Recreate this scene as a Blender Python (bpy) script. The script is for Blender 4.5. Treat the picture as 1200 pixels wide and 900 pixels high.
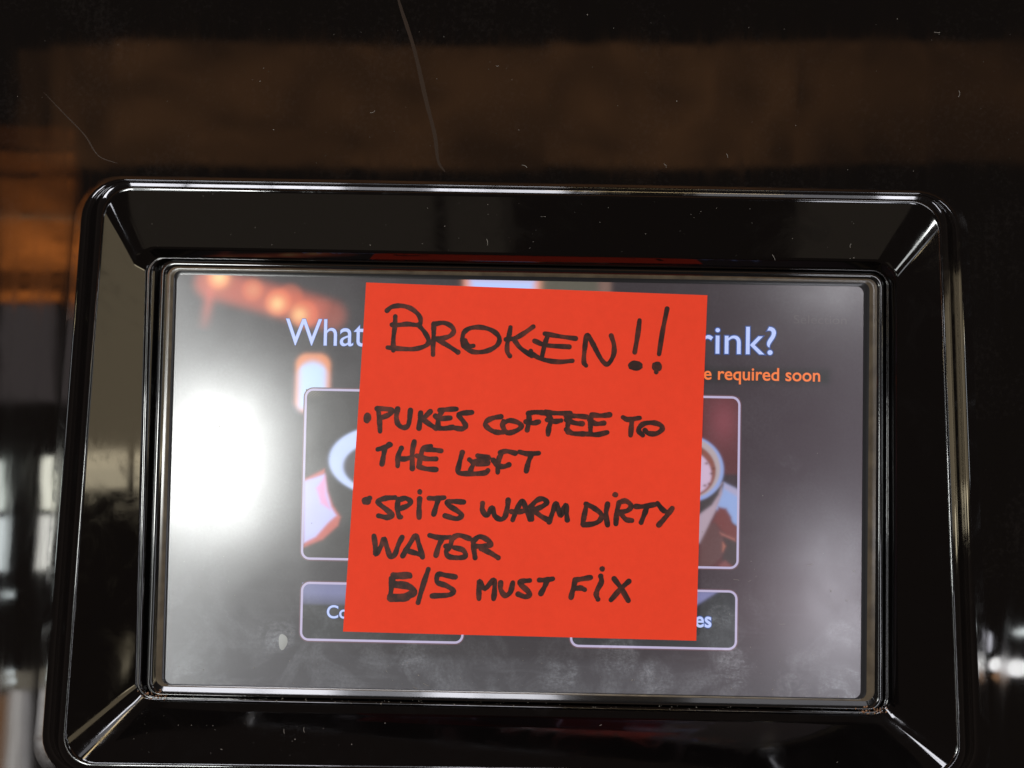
import bpy, math, random
import numpy as np
from mathutils import Vector, Matrix

# ---------------------------------------------------------------- camera
scn = bpy.context.scene
COL = scn.collection
for o in list(bpy.data.objects):
    bpy.data.objects.remove(o)

def V(x, y, z=0.0):
    """millimetres on the screen (x right, y up, z towards the viewer) -> metres in the world"""
    return Vector((x / 1000.0, -z / 1000.0, y / 1000.0))

cam = bpy.data.cameras.new('camera')
cam_ob = bpy.data.objects.new('camera', cam)
COL.objects.link(cam_ob)
r, u, b = Vector((0.99981, 0.00525, 0.018756)), Vector((-0.018614, -0.025828, 0.999493)), Vector((0.005732, -0.999653, -0.025725))
m = Matrix((r, u, b)).transposed().to_4x4()
m.translation = Vector((-0.000579, -0.183662, 0.017013))
cam_ob.matrix_world = m
cam.sensor_width = 36.0
cam.lens = 18.0 / math.tan(math.radians(63.5 / 2))
cam.clip_start = 0.005
cam.clip_end = 50.0
cam.dof.use_dof = True
cam.dof.focus_distance = 0.182
cam.dof.aperture_fstop = cam.lens / 2.0
scn.camera = cam_ob

# ---------------------------------------------------------------- world and lamps
world = bpy.data.worlds.new('World')
scn.world = world
world.use_nodes = True
bg = world.node_tree.nodes['Background']
bg.inputs['Color'].default_value = (1.0, 0.76, 0.64, 1)
bg.inputs['Strength'].default_value = 0.075
scn.view_settings.view_transform = 'Standard'
scn.view_settings.look = 'None'
scn.view_settings.exposure = 0.0
scn.view_settings.gamma = 1.0

def lamp(name, c, w, h, rgb, aim=(0, 0, 0), shape='RECTANGLE'):
    """an area lamp of radiance rgb"""
    d = bpy.data.lights.new(name, 'AREA')
    d.shape = shape
    d.size = w
    d.size_y = h
    mx = max(rgb)
    d.color = tuple(k / mx for k in rgb)
    d.energy = 4.2 * w * h * mx * (0.785 if shape == 'ELLIPSE' else 1)
    ob = bpy.data.objects.new(name, d)
    COL.objects.link(ob)
    ob.location = c
    dirv = Vector(aim) - Vector(c)
    ob.rotation_euler = dirv.to_track_quat('-Z', 'Y').to_euler()
    return ob

def front(name, t, rgb, shape='RECTANGLE'):
    """a lamp facing straight at the machine"""
    x, y, z, w, h = t
    return lamp(name, (x, y, z), w, h, rgb, aim=(x, 0, z), shape=shape)

def grain(ob, su, sv, lo=0.45):
    """uneven brightness of timber across a lamp"""
    d = ob.data
    d.use_nodes = True
    nt = d.node_tree
    em = nt.nodes['Emission']
    geo = nt.nodes.new('ShaderNodeNewGeometry')
    mp = nt.nodes.new('ShaderNodeMapping')
    mp.inputs['Scale'].default_value = (su, sv, 1)
    mp.inputs['Location'].default_value = (ob.location.x * 3, ob.location.z * 7, 0)
    no = nt.nodes.new('ShaderNodeTexNoise')
    no.inputs['Scale'].default_value = 1.0
    no.inputs['Detail'].default_value = 3
    no.inputs['Distortion'].default_value = 0.6
    mr = nt.nodes.new('ShaderNodeMapRange')
    mr.inputs['From Min'].default_value = 0.3
    mr.inputs['From Max'].default_value = 0.7
    mr.inputs['To Min'].default_value = lo
    mr.inputs['To Max'].default_value = 2.0 - lo
    nt.links.new(geo.outputs['Parametric'], mp.inputs['Vector'])
    nt.links.new(mp.outputs['Vector'], no.inputs['Vector'])
    nt.links.new(no.outputs['Fac'], mr.inputs['Value'])
    nt.links.new(mr.outputs['Result'], em.inputs['Strength'])

# daylight windows to the left and right of the photographer
front('window_light', (-0.617, -1.500, -0.107, 0.184, 0.270), (50, 51.2, 50))
front('window_light', (0.579, -1.300, -0.324, 0.106, 0.279), (10.5, 10.6, 11.6))
front('window_light', (0.634, -1.300, 0.019, 0.058, 0.397), (2.2, 2.3, 2.5))
front('window_light', (0.652, -1.300, -0.490, 0.030, 0.049), (5, 5.1, 5.5))
front('window_light', (-0.729, -1.500, 0.171, 0.129, 0.276), (8, 8.3, 8.2))
front('window_light', (-0.711, -1.500, -0.434, 0.128, 0.365), (8, 8.3, 8.2))
front('window_light', (0.596, -1.300, 0.261, 0.191, 0.083), (11, 11, 11.5))
# sunlit wood on the left
for q, k in (((-0.821, -1.200, 0.455, 0.132, 0.032), 0.10), ((-0.819, -1.200, 0.413, 0.132, 0.035), 0.28), ((-0.819, -1.200, 0.354, 0.129, 0.062), 0.42), ((-0.817, -1.200, 0.272, 0.125, 0.090), 1.1), ((-0.822, -1.200, 0.185, 0.111, 0.017), 1.25), ((-0.818, -1.200, 0.211, 0.120, 0.027), 0.3)):
    grain(front('wood_glow', q, (2.6 * k, 0.72 * k, 0.12 * k)), 1.2, 3.5, 0.35)
front('wood_glow', (-0.404, -0.500, 0.166, 0.064, 0.001), (2.6, 1.9, 1.1))
front('wall_glow', (-1.062, -1.600, 0.112, 0.128, 0.211), (0.5, 0.42, 0.42))
# narrow panes on the far left
for q, c in (((-0.371, -0.400, -0.046, 0.023, 0.035), (11, 12, 11)), ((-0.368, -0.400, -0.087, 0.024, 0.038), (10, 11, 11)),
             ((-0.330, -0.400, -0.044, 0.008, 0.037), (13, 13, 11)), ((-0.322, -0.400, -0.052, 0.005, 0.023), (12, 12, 10)),
             ((-0.331, -0.400, -0.086, 0.008, 0.039), (12, 12, 11)), ((-0.322, -0.400, -0.085, 0.005, 0.039), (10, 10, 10)),
             ((-0.355, -0.400, -0.123, 0.010, 0.004), (9, 10, 10)),
             ((-0.352, -0.400, -0.176, 0.006, 0.004), (10, 11, 11)), ((-0.351, -0.400, -0.182, 0.006, 0.004), (10, 11, 11)),
             ((-0.347, -0.400, -0.223, 0.010, 0.069), (4.4, 4.2, 4.0)), ((-0.339, -0.400, -0.223, 0.007, 0.069), (2.6, 2.5, 2.5)), ((-0.361, -0.400, -0.225, 0.017, 0.067), (1.6, 0.8, 0.35)),
             ((-0.352, -0.400, -0.181, 0.038, 0.013), (1.5, 1.35, 1.05))):
    front('window_light', q, c)
# dim brown timber above and behind the photographer
for q, k in (((-0.766, -1.100, 0.472, 0.054, 0.176), 0.35), ((-0.693, -1.100, 0.474, 0.094, 0.193), 0.7), ((-0.304, -1.100, 0.481, 0.683, 0.194), 0.9), ((0.171, -1.100, 0.489, 0.267, 0.194), 1.0),
             ((0.364, -1.100, 0.494, 0.120, 0.195), 0.85), ((0.477, -1.100, 0.497, 0.106, 0.194), 0.7), ((0.583, -1.100, 0.501, 0.106, 0.192), 0.55), ((0.763, -1.100, 0.506, 0.252, 0.191), 0.45)):
    grain(front('wood_glow', q, (0.42 * k, 0.185 * k, 0.07 * k)), max(1.0, q[3] * 5), 2.0, 0.5)
# white things far to the right
for q, c in (((0.232, -0.220, -0.103, 0.007, 0.007), (15, 15, 15)), ((0.242, -0.220, -0.105, 0.013, 0.008), (15, 15, 15)), ((0.246, -0.220, -0.087, 0.013, 0.003), (13, 14, 14)),
             ((0.228, -0.220, -0.092, 0.002, 0.010), (9, 9, 10)), ((0.234, -0.220, -0.109, 0.007, 0.005), (3.0, 1.6, 0.8))):
    front('lamp_glow', q, c, 'ELLIPSE')
# skylights high above
for x0, x1, k in ((-0.97, -0.78, 14), (-0.76, -0.575, 15), (-0.565, -0.40, 16), (-0.39, -0.20, 3.0), (-0.195, -0.07, 15), (-0.06, 0.10, 12), (0.40, 0.83, 1.5), (0.835, 0.99, 15)):
    lamp('skylight', ((x0 + x1) / 2, -0.95, 1.52), x1 - x0, 0.30, (k, k, k * 1.08), aim=((x0 + x1) / 2, 0, 0.05))
lamp('skylight', (-1.27, -0.57, 0.92), 0.30, 0.30, (14, 14, 15))
lamp('skylight', (1.27, -0.57, 0.92), 0.12, 0.30, (10, 10, 11))
# warm strip under the ceiling
lamp('ceiling_strip', (0.30, -0.80, 1.45), 0.5, 0.04, (14, 10.5, 5.5), aim=(0.30, 0, 0.05))
# added side lamps that brighten the rim edges, and a pale floor
lamp('side_fill', (-1.30, -1.45, 0.05), 0.12, 0.26, (3, 3.1, 3.3), aim=(0, 0, 0))
lamp('side_fill', (1.35, -1.45, 0.05), 0.14, 0.34, (4.5, 4.7, 5), aim=(0, 0, 0))
for x0, x1 in ((-0.70, -0.15), (-0.13, -0.02), (0.49, 0.72)):
    lamp('floor_glow', ((x0 + x1) / 2, -1.0, -0.80), x1 - x0, 0.45, (0.15, 0.125, 0.095), aim=((x0 + x1) / 2, 0, 0.05))
# warm bulbs far out on both sides
front('bulb_glow', (-1.260, -1.200, 0.195, 0.094, 0.049), (12, 9.6, 5.6))
front('bulb_glow', (1.203, -1.200, 0.191, 0.092, 0.054), (12, 9.6, 5.6))
# beige wall on the right, with a brighter low part
lamp('wall_glow', (1.05, -0.38, 0.075), 0.66, 0.31, (1.2, 0.97, 0.62), aim=(-0.09, 0, 0.06))
lamp('wall_glow', (1.04, -0.24, -0.08), 0.20, 0.055, (5.2, 4.5, 3.1), aim=(-0.09, 0, 0.06))

# ---------------------------------------------------------------- materials
def mat(name, base=(0.5, 0.5, 0.5), rough=0.5, **kw):
    mt = bpy.data.materials.new(name)
    mt.use_nodes = True
    bs = mt.node_tree.nodes['Principled BSDF']
    bs.inputs['Base Color'].default_value = (*base, 1)
    bs.inputs['Roughness'].default_value = rough
    for k, v in kw.items():
        bs.inputs[k.replace('_', ' ')].default_value = v
    return mt, mt.node_tree, bs

def node(nt, kind, **kw):
    n = nt.nodes.new(kind)
    for k, v in kw.items():
        if k in n.inputs:
            n.inputs[k].default_value = v
        else:
            setattr(n, k, v)
    return n

def obj_coord(nt):
    return node(nt, 'ShaderNodeTexCoord').outputs['Object']

def noise(nt, vec, scale, detail=3.0, rough=0.5, dist=0.0, stretch=None):
    if stretch:
        mp = node(nt, 'ShaderNodeMapping')
        mp.inputs['Scale'].default_value = stretch
        nt.links.new(vec, mp.inputs['Vector'])
        vec = mp.outputs['Vector']
    n = node(nt, 'ShaderNodeTexNoise')
    n.inputs['Scale'].default_value = scale
    n.inputs['Detail'].default_value = detail
    n.inputs['Roughness'].default_value = rough
    n.inputs['Distortion'].default_value = dist
    nt.links.new(vec, n.inputs['Vector'])
    return n.outputs['Fac']

def ramp(nt, fac, stops):
    n = node(nt, 'ShaderNodeValToRGB')
    e = n.color_ramp.elements
    while len(e) < len(stops):
        e.new(0.5)
    for k, (p, c) in enumerate(stops):
        e[k].position = p
        e[k].color = (*c, 1) if isinstance(c, tuple) else (c, c, c, 1)
    nt.links.new(fac, n.inputs['Fac'])
    return n.outputs['Color']

def math_node(nt, op, a, b=None, clamp=False):
    n = node(nt, 'ShaderNodeMath', operation=op)
    n.use_clamp = clamp
    for i, x in enumerate((a, b)):
        if x is None:
            continue
        if isinstance(x, (int, float)):
            n.inputs[i].default_value = x
        else:
            nt.links.new(x, n.inputs[i])
    return n.outputs[0]

def bump(nt, bs, height, dist, strength=1.0):
    n = node(nt, 'ShaderNodeBump')
    n.inputs['Strength'].default_value = strength
    n.inputs['Distance'].default_value = dist
    nt.links.new(height, n.inputs['Height'])
    nt.links.new(n.outputs['Normal'], bs.inputs['Normal'])

# gloss black plastic of the machine, gently wavy, a little dusty and wiped
M_black, nt, bs = mat('gloss_black_plastic', (0.0022, 0.0018, 0.0018), 0.03, IOR=1.5)
oc = obj_coord(nt)
wipe = noise(nt, oc, 60, 4, 0.6, 1.0, (3.0, 1.0, 0.35))
nt.links.new(ramp(nt, wipe, ((0.3, 0.02), (0.75, 0.085))), bs.inputs['Roughness'])
dust = math_node(nt, 'MULTIPLY', noise(nt, oc, 45, 5, 0.65), noise(nt, oc, 900, 2, 0.7))
nt.links.new(ramp(nt, dust, ((0.27, (0.0016, 0.0013, 0.0012)), (0.5, (0.006, 0.005, 0.0045)))), bs.inputs['Base Color'])
bump(nt, bs, noise(nt, oc, 38, 2, 0.5), 0.00005, 1.0)

M_bezel, nt, bs = mat('moulded_black_gloss', (0.0014, 0.0011, 0.0011), 0.07, IOR=1.5)
oc = obj_coord(nt)
nt.links.new(ramp(nt, noise(nt, oc, 95, 6, 0.66, 1.2), ((0.38, 0.04), (0.52, 0.07), (0.72, 0.17))), bs.inputs['Roughness'])
bump(nt, bs, noise(nt, oc, 45, 2, 0.4), 0.00004, 1.0)

M_gasket, nt, bs = mat('dark_gasket', (0.012, 0.012, 0.013), 0.22, IOR=1.45)
bump(nt, bs, noise(nt, obj_coord(nt), 400, 2), 0.00001)

M_rim, nt, bs = mat('black_rim_gloss', (0.004, 0.004, 0.004), 0.09, IOR=1.5)
bump(nt, bs, noise(nt, obj_coord(nt), 120, 2), 0.00002)

M_border, nt, bs = mat('screen_border_sheen', (0.07, 0.055, 0.035), 0.20, IOR=1.5)  # beige room reflection on the bevelled edge, put into the base colour
nt.links.new(ramp(nt, noise(nt, obj_coord(nt), 300, 4), ((0.3, (0.045, 0.034, 0.022)), (0.7, (0.085, 0.066, 0.042)))), bs.inputs['Base Color'])

FINGERS = (((-52.38, -34.22), 5.0, 0.55), ((22.96, -37.54), 5.5, 0.6), ((31.09, -42.40), 5.0, 0.45), ((48.67, -39.63), 5.5, 0.55), ((71.72, -43.43), 6.0, 0.75), ((61.45, -44.94), 5.0, 0.6), ((9.89, -41.91), 5.5, 0.5),
           ((45.36, -29.07), 4.0, 0.4), ((-23.06, -38.85), 4.5, 0.35), ((-70.98, -43.56), 4.5, 0.4), ((71.63, -32.27), 4.0, 0.3), ((60.01, 4.95), 3.5, 0.12))
SCREEN_ROUGH = 0.19
def screen_mat(name, colour=None, attr=None, strength=1.0, smudge=False):
    mt, nt, bs = mat(name, (0.003, 0.003, 0.003), SCREEN_ROUGH, IOR=1.52)
    bs.inputs['Emission Strength'].default_value = strength
    bs.inputs['Coat Weight'].default_value = 0.75
    bs.inputs['Coat Roughness'].default_value = 0.38
    bs.inputs['Coat IOR'].default_value = 1.45
    if attr:
        a = node(nt, 'ShaderNodeAttribute', attribute_name=attr)
        nt.links.new(a.outputs['Color'], bs.inputs['Emission Color'])
    else:
        bs.inputs['Emission Color'].default_value = (*colour, 1)
    # greasy fingers and dried dust, thicker along the lower edge
    oc = obj_coord(nt)
    sep = node(nt, 'ShaderNodeSeparateXYZ')
    nt.links.new(oc, sep.inputs[0])
    low = node(nt, 'ShaderNodeMapRange')
    nt.links.new(sep.outputs['Z'], low.inputs['Value'])
    low.inputs['From Min'].default_value = -0.020
    low.inputs['From Max'].default_value = -0.047
    low.inputs['To Min'].default_value = 0.10
    low.inputs['To Max'].default_value = 1.0
    blot = ramp(nt, noise(nt, oc, 85, 5, 0.62, 0.9), ((0.46, 0.0), (0.72, 1.0)))
    fine = ramp(nt, noise(nt, oc, 1500, 3, 0.7), ((0.36, 0.35), (0.72, 1.0)))
    streak = ramp(nt, noise(nt, oc, 420, 4, 0.6, 0.5, (0.16, 1, 1.0)), ((0.55, 0.0), (0.75, 1.0)))
    s = math_node(nt, 'MULTIPLY', blot, fine)
    s = math_node(nt, 'ADD', s, math_node(nt, 'MULTIPLY', streak, 0.20))
    s = math_node(nt, 'MULTIPLY', s, low.outputs[0])
    prints = None
    for (px, py), rad, k in FINGERS:
        dn = node(nt, 'ShaderNodeVectorMath', operation='DISTANCE')
        nt.links.new(oc, dn.inputs[0])
        dn.inputs[1].default_value = (px / 1000, 0, py / 1000)
        mr = node(nt, 'ShaderNodeMapRange')
        mr.interpolation_type = 'SMOOTHSTEP'
        nt.links.new(dn.outputs['Value'], mr.inputs['Value'])
        mr.inputs['From Min'].default_value = rad / 1000
        mr.inputs['From Max'].default_value = rad / 1700
        mr.inputs['To Min'].default_value = 0.0
        mr.inputs['To Max'].default_value = k * 0.75
        prints = mr.outputs[0] if prints is None else math_node(nt, 'MAXIMUM', prints, mr.outputs[0])
    tex = math_node(nt, 'MULTIPLY', fine, ramp(nt, noise(nt, oc, 520, 3, 0.6, 1.5, (0.7, 1, 1.6)), ((0.38, 0.2), (0.62, 1.0))))
    s = math_node(nt, 'MULTIPLY', s, 0.38)
    s = math_node(nt, 'ADD', s, math_node(nt, 'MULTIPLY', prints, math_node(nt, 'MULTIPLY', tex, ramp(nt, noise(nt, oc, 170, 5, 0.62, 1.0), ((0.42, 0.03), (0.62, 1.0))))))
    s = math_node(nt, 'ADD', s, math_node(nt, 'MULTIPLY', fine, 0.025))
    s = math_node(nt, 'ADD', s, math_node(nt, 'MULTIPLY', low.outputs[0], 0.17), True)
    mix = node(nt, 'ShaderNodeMix', data_type='RGBA')
    nt.links.new(s, mix.inputs['Factor'])
    mix.inputs['A'].default_value = (0.003, 0.003, 0.003, 1)
    mix.inputs['B'].default_value = (0.33, 0.355, 0.385, 1)
    nt.links.new(mix.outputs['Result'], bs.inputs['Base Color'])
    nt.links.new(math_node(nt, 'ADD', math_node(nt, 'MULTIPLY', noise(nt, oc, 110, 4, 0.6), 0.10), SCREEN_ROUGH - 0.05), bs.inputs['Roughness'])
    bump(nt, bs, noise(nt, oc, 2600, 1, 0.5), 0.000003, 0.6)
    return mt

M_display = screen_mat('display_picture', attr='picture')
M_photo = screen_mat('button_photo_print', attr='picture')
M_text = screen_mat('pale_blue_text', (0.50, 0.60, 1.0), strength=0.95)
M_textglow = screen_mat('blue_text_edge', (0.03, 0.10, 0.42), strength=0.7)
M_orange = screen_mat('orange_text', (1.0, 0.20, 0.03), strength=0.9)
M_line = screen_mat('pale_lilac_line', (0.62, 0.54, 0.80), strength=0.75)
M_linered = screen_mat('dull_red_line_edge', (0.16, 0.07, 0.09), strength=0.6)
M_ghost = screen_mat('ghost_text', (0.045, 0.03, 0.034), strength=1.0)
M_btn = screen_mat('button_face', attr='picture')

# red paper
M_paper, nt, bs = mat('red_paper', (0.86, 0.05, 0.014), 0.75)
bs.inputs['Specular IOR Level'].default_value = 0.25
oc = obj_coord(nt)
pn = math_node(nt, 'ADD', math_node(nt, 'MULTIPLY', noise(nt, oc, 420, 5, 0.7), 0.6), math_node(nt, 'MULTIPLY', noise(nt, oc, 45, 3, 0.5), 0.4))
nt.links.new(ramp(nt, pn, ((0.30, (0.64, 0.037, 0.0095)), (0.70, (0.71, 0.042, 0.0115)))), bs.inputs['Base Color'])
bump(nt, bs, noise(nt, oc, 1400, 4, 0.65), 0.00004, 0.8)

# marker ink
M_ink, nt, bs = mat('dark_marker_ink', (0.03, 0.011, 0.008), 0.5)
bs.inputs['Specular IOR Level'].default_value = 0.2
nt.links.new(ramp(nt, noise(nt, obj_coord(nt), 260, 5, 0.7), ((0.34, (0.010, 0.005, 0.004)), (0.50, (0.030, 0.010, 0.007)), (0.68, (0.095, 0.020, 0.011)))), bs.inputs['Base Color'])

M_dust, nt, bs = mat('pale_dust', (0.20, 0.18, 0.155), 0.8)
M_crumb, nt, bs = mat('brown_crumbs', (0.20, 0.10, 0.05), 0.8)
M_drop, nt, bs = mat('dried_milk_spot', (0.30, 0.31, 0.30), 0.4)
M_streak, nt, bs = mat('dull_streak', (0.013, 0.0088, 0.006), 0.24)

# ---------------------------------------------------------------- mesh helpers
def link(name, verts, faces, mats, parent=None, smooth=False, fm=None, kind=None):
    me = bpy.data.meshes.new(name)
    me.from_pydata([tuple(v) for v in verts], [], faces)
    for mt in (mats if isinstance(mats, (list, tuple)) else [mats]):
        me.materials.append(mt)
    if fm:
        me.polygons.foreach_set('material_index', fm)
    if smooth:
        me.polygons.foreach_set('use_smooth', [True] * len(me.polygons))
    me.update()
    ob = bpy.data.objects.new(name, me)
    COL.objects.link(ob)
    if parent:
        ob.parent = parent
    if kind:
        ob['kind'] = kind
    return ob

def ring_pts(R, nc=9, ne=10):
    """R = xLt,xLb,xRt,xRb,yT,yBL,yBR,zT,zB,radius : one closed rounded four-sided loop"""
    xLt, xLb, xRt, xRb, yT, yBL, yBR, zT, zB, rad = R
    c = [np.array(k, float) for k in ((xLt, yT, zT), (xRt, yT, zT), (xRb, yBR, zB), (xLb, yBL, zB))]
    out = []
    for i in range(4):
        p0, p, p1 = c[i - 1], c[i], c[(i + 1) % 4]
        a = p + (p0 - p) / np.linalg.norm(p0 - p) * rad
        d = p + (p1 - p) / np.linalg.norm(p1 - p) * rad
        k = 0.5523
        for j in range(nc):
            t = j / (nc - 1)
            out.append((1 - t) ** 3 * a + 3 * (1 - t) ** 2 * t * (a + (p - a) * k) + 3 * (1 - t) * t * t * (d + (p - d) * k) + t ** 3 * d)
        n0, n1 = c[(i + 1) % 4], c[(i + 2) % 4]
        e = n0 + (p - n0) / np.linalg.norm(p - n0) * rad
        for j in range(1, ne):
            out.append(d + (e - d) * j / ne)
    return out

def profile(keys, n=13):
    """keys = [(ring, fillet_mm)] -> list of rings with the fillets rounded"""
    K = [np.array(k, float) for k, _ in keys]
    seg = lambda a, b: max(0.01, math.hypot((abs(a[:7] - b[:7])).mean(), abs(a[7:9] - b[7:9]).mean()))
    out = [K[0]]
    for i in range(1, len(K) - 1):
        fl = keys[i][1]
        a = K[i] + (K[i - 1] - K[i]) * min(0.48, fl / seg(K[i], K[i - 1]))
        d = K[i] + (K[i + 1] - K[i]) * min(0.48, fl / seg(K[i], K[i + 1]))
        for j in range(n):
            t = j / (n - 1)
            out.append((1 - t) ** 2 * a + 2 * t * (1 - t) * K[i] + t * t * d)
    out.append(K[-1])
    return out

def sweep(name, rings, mt, parent):
    verts, faces = [], []
    N = None
    for R in rings:
        pts = ring_pts(R)
        N = len(pts)
        verts += [V(*p) for p in pts]
    for i in range(len(rings) - 1):
        for j in range(N):
            a, b_ = i * N + j, i * N + (j + 1) % N
            faces.append((a, a + N, b_ + N, b_))
    return link(name, verts, faces, mt, parent, smooth=True)

def catmull(pts, n=7):
    if len(pts) < 3:
        a, b_ = np.array(pts[0]), np.array(pts[-1])
        return [a + (b_ - a) * t for t in np.linspace(0, 1, 9)]
    P = [np.array(q, float) for q in pts]
    P = [2 * P[0] - P[1]] + P + [2 * P[-1] - P[-2]]
    out = []
    for i in range(1, len(P) - 2):
        for t in np.linspace(0, 1, n, endpoint=False):
            p0, p1, p2, p3 = P[i - 1:i + 3]
            out.append(0.5 * (2 * p1 + (p2 - p0) * t + (2 * p0 - 5 * p1 + 4 * p2 - p3) * t * t + (3 * p1 - p0 - 3 * p2 + p3) * t ** 3))
    out.append(P[-2])
    return out

def ribbon(path, w, verts, faces, lift, rng, cap=True, taper=False):
    """a flat pen stroke with round ends: fills verts (x, y, dz) and faces"""
    n = len(path)
    L, Rr = [], []
    ph = rng.uniform(0, 6)
    for i, p in enumerate(path):
        d = path[min(n - 1, i + 1)] - path[max(0, i - 1)]
        d = d / (np.linalg.norm(d) + 1e-9)
        nn = np.array((-d[1], d[0]))
        hw = 0.5 * w * (1 + 0.10 * math.sin(i * 0.55 + ph) + rng.uniform(-0.05, 0.05))
        if taper:
            hw *= max(0.15, math.sin(math.pi * (i + 0.5) / n) ** 0.5)
        L.append(p + nn * hw)
        Rr.append(p - nn * hw)
    base = len(verts)
    for a, c in zip(L, Rr):
        verts += [(a[0], a[1], lift), (c[0], c[1], lift)]
    for i in range(n - 1):
        k = base + 2 * i
        faces.append((k, k + 1, k + 3, k + 2))
    if cap:
        for e, idx in ((0, 0), (1, n - 1)):
            cpt = path[idx]
            a, c = (L[0], Rr[0]) if e == 0 else (Rr[-1], L[-1])
            va, vc = (base, base + 1) if e == 0 else (base + 2 * (n - 1) + 1, base + 2 * (n - 1))
            v0 = a - cpt
            ids = [va]
            for q in range(1, 6):
                th = math.pi * q / 6
                v = np.array((v0[0] * math.cos(th) - v0[1] * math.sin(th), v0[0] * math.sin(th) + v0[1] * math.cos(th)))
                verts.append((cpt[0] + v[0], cpt[1] + v[1], lift))
                ids.append(len(verts) - 1)
            ids.append(vc)
            faces.append(tuple(ids))

def blob(cx, cy, rx, ry, verts, faces, lift, rng):
    base = len(verts)
    for q in range(18):
        th = 2 * math.pi * q / 18
        k = 1 + rng.uniform(-0.07, 0.07)
        verts.append((cx + rx * k * math.cos(th), cy + ry * k * math.sin(th), lift))
    faces.append(tuple(range(base, base + 18)))

# ---------------------------------------------------------------- the coffee machine
machine = bpy.data.objects.new('coffee_machine', None)
COL.objects.link(machine)
machine['label'] = 'glossy black coffee machine front with a lit touch screen in a raised frame'
machine['category'] = 'coffee machine'

#        xLt    xLb     xRt    xRb    yT     yBL    yBR    zT    zB   r
OUT = (-99.4, -105.5, 98.2, 104.5, 66.6, -67.5, -66.0, 1.0, 1.0, 9.5)
FOOT = (-96.6, -101.6, 95.6, 100.6, 65.2, -64.5, -63.0, 1.0, 1.0, 8.5)
RIDGE1 = (-91.0, -93.9, 90.3, 92.9, 63.7, -60.0, -58.0, 7.8, 12.3, 6.6)
RIDGE2 = (-89.3, -92.0, 88.5, 91.0, 61.9, -58.1, -56.3, 8.5, 13.0, 6.2)
INFOOT = (-85.3, -84.4, 81.9, 82.9, 50.1, -50.4, -50.4, 3.0, 2.5, 4.6)
BEAD = (-83.6, -83.0, 81.3, 81.9, 48.45, -48.8, -48.8, 0.6, 0.6, 3.8)
BEAD2 = (-82.4, -82.2, 80.9, 81.3, 48.2, -48.4, -48.4, 0.7, 0.7, 3.4)
GROOVE = (-81.0, -81.0, 80.6, 80.8, 48.0, -48.1, -48.1, -0.8, -0.8, 3.0)

bez = profile([(OUT, 0), (FOOT, 1.8), (RIDGE1, 0.8), (RIDGE2, 0.55), (INFOOT, 0.5), (BEAD, 0.4), (BEAD2, 0.5), (GROOVE, 0.2),
               ((-80.0, -80.0, 79.8, 80.0, 47.6, -47.6, -47.6, -1.2, -1.2, 2.8), 0)])
sweep('bezel', bez, M_bezel, machine)
pan = profile([((-262, -262, 262, 262, 190, -190, -190, -60, -60, 8), 0), ((-262, -262, 262, 262, 190, -190, -190, 1, 1, 8), 4.0),
               ((-250, -250, 250, 250, 180, -180, -180, 1, 1, 8), 0.1),
               ((-120, -120, 120, 120, 85, -85, -85, 1, 1, 10), 0.1),
               (OUT, 0)], 5)
sweep('front_panel', pan, M_black, machine)

RIM0 = (-80.7, -80.7, 80.5, 80.7, 48.0, -47.9, -47.9, -1.2, -1.2, 2.8)
RIM1 = (-80.5, -80.5, 80.3, 80.5, 47.9, -47.75, -47.75, 0.7, 1.45, 2.8)
RIM2 = (-79.3, -79.3, 79.3, 79.3, 46.9, -47.45, -47.45, 0.8, 1.45, 2.4)
RIM3 = (-78.8, -78.8, 78.95, 78.95, 46.55, -46.25, -46.25, 0.35, 0.50, 2.2)
RIM4 = (-77.5, -77.5, 77.3, 77.3, 45.7, -45.95, -45.95, 0.28, 0.28, 1.7)
RIM5 = (-76.9, -76.9, 76.1, 76.1, 44.8, -45.8, -45.8, 0.05, 0.05, 1.5)
sweep('screen_rim', profile([(RIM0, 0), (RIM1, 0.45), (RIM2, 0.55), (RIM3, 0)]), M_rim, machine)
sweep('screen_border', profile([(RIM3, 0), ((-78.2, -78.2, 78.1, 78.1, 46.1, -46.1, -46.1, 0.40, 0.40, 1.9), 0.2), (RIM4, 0)]), M_border, machine)
sweep('screen_gasket', profile([(RIM4, 0), ((-77.2, -77.2, 76.7, 76.7, 45.2, -45.9, -45.9, 0.12, 0.12, 1.6), 0.2), (RIM5, 0)]), M_gasket, machine)

# ---------------------------------------------------------------- the lit display
def g2(x, y, cx, cy, sx, sy, p=1.0):
    return np.exp(-(((x - cx) / sx) ** 2 + ((y - cy) / sy) ** 2) ** p)

def soft(a, w):
    return 1 / (1 + np.exp(-a / w))

def rbox(x, y, x0, x1, y0, y1, rad):
    """signed distance inside a rounded box (positive inside)"""
    cx, cy, hx, hy = (x0 + x1) / 2, (y0 + y1) / 2, (x1 - x0) / 2, (y1 - y0) / 2
    qx, qy = np.abs(x - cx) - hx + rad, np.abs(y - cy) - hy + rad
    return -(np.hypot(np.maximum(qx, 0), np.maximum(qy, 0)) + np.minimum(np.maximum(qx, qy), 0) - rad)

def lay(img, a, col):
    a = a[..., None]
    return img * (1 - a) + np.array(col, float) * a

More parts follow.
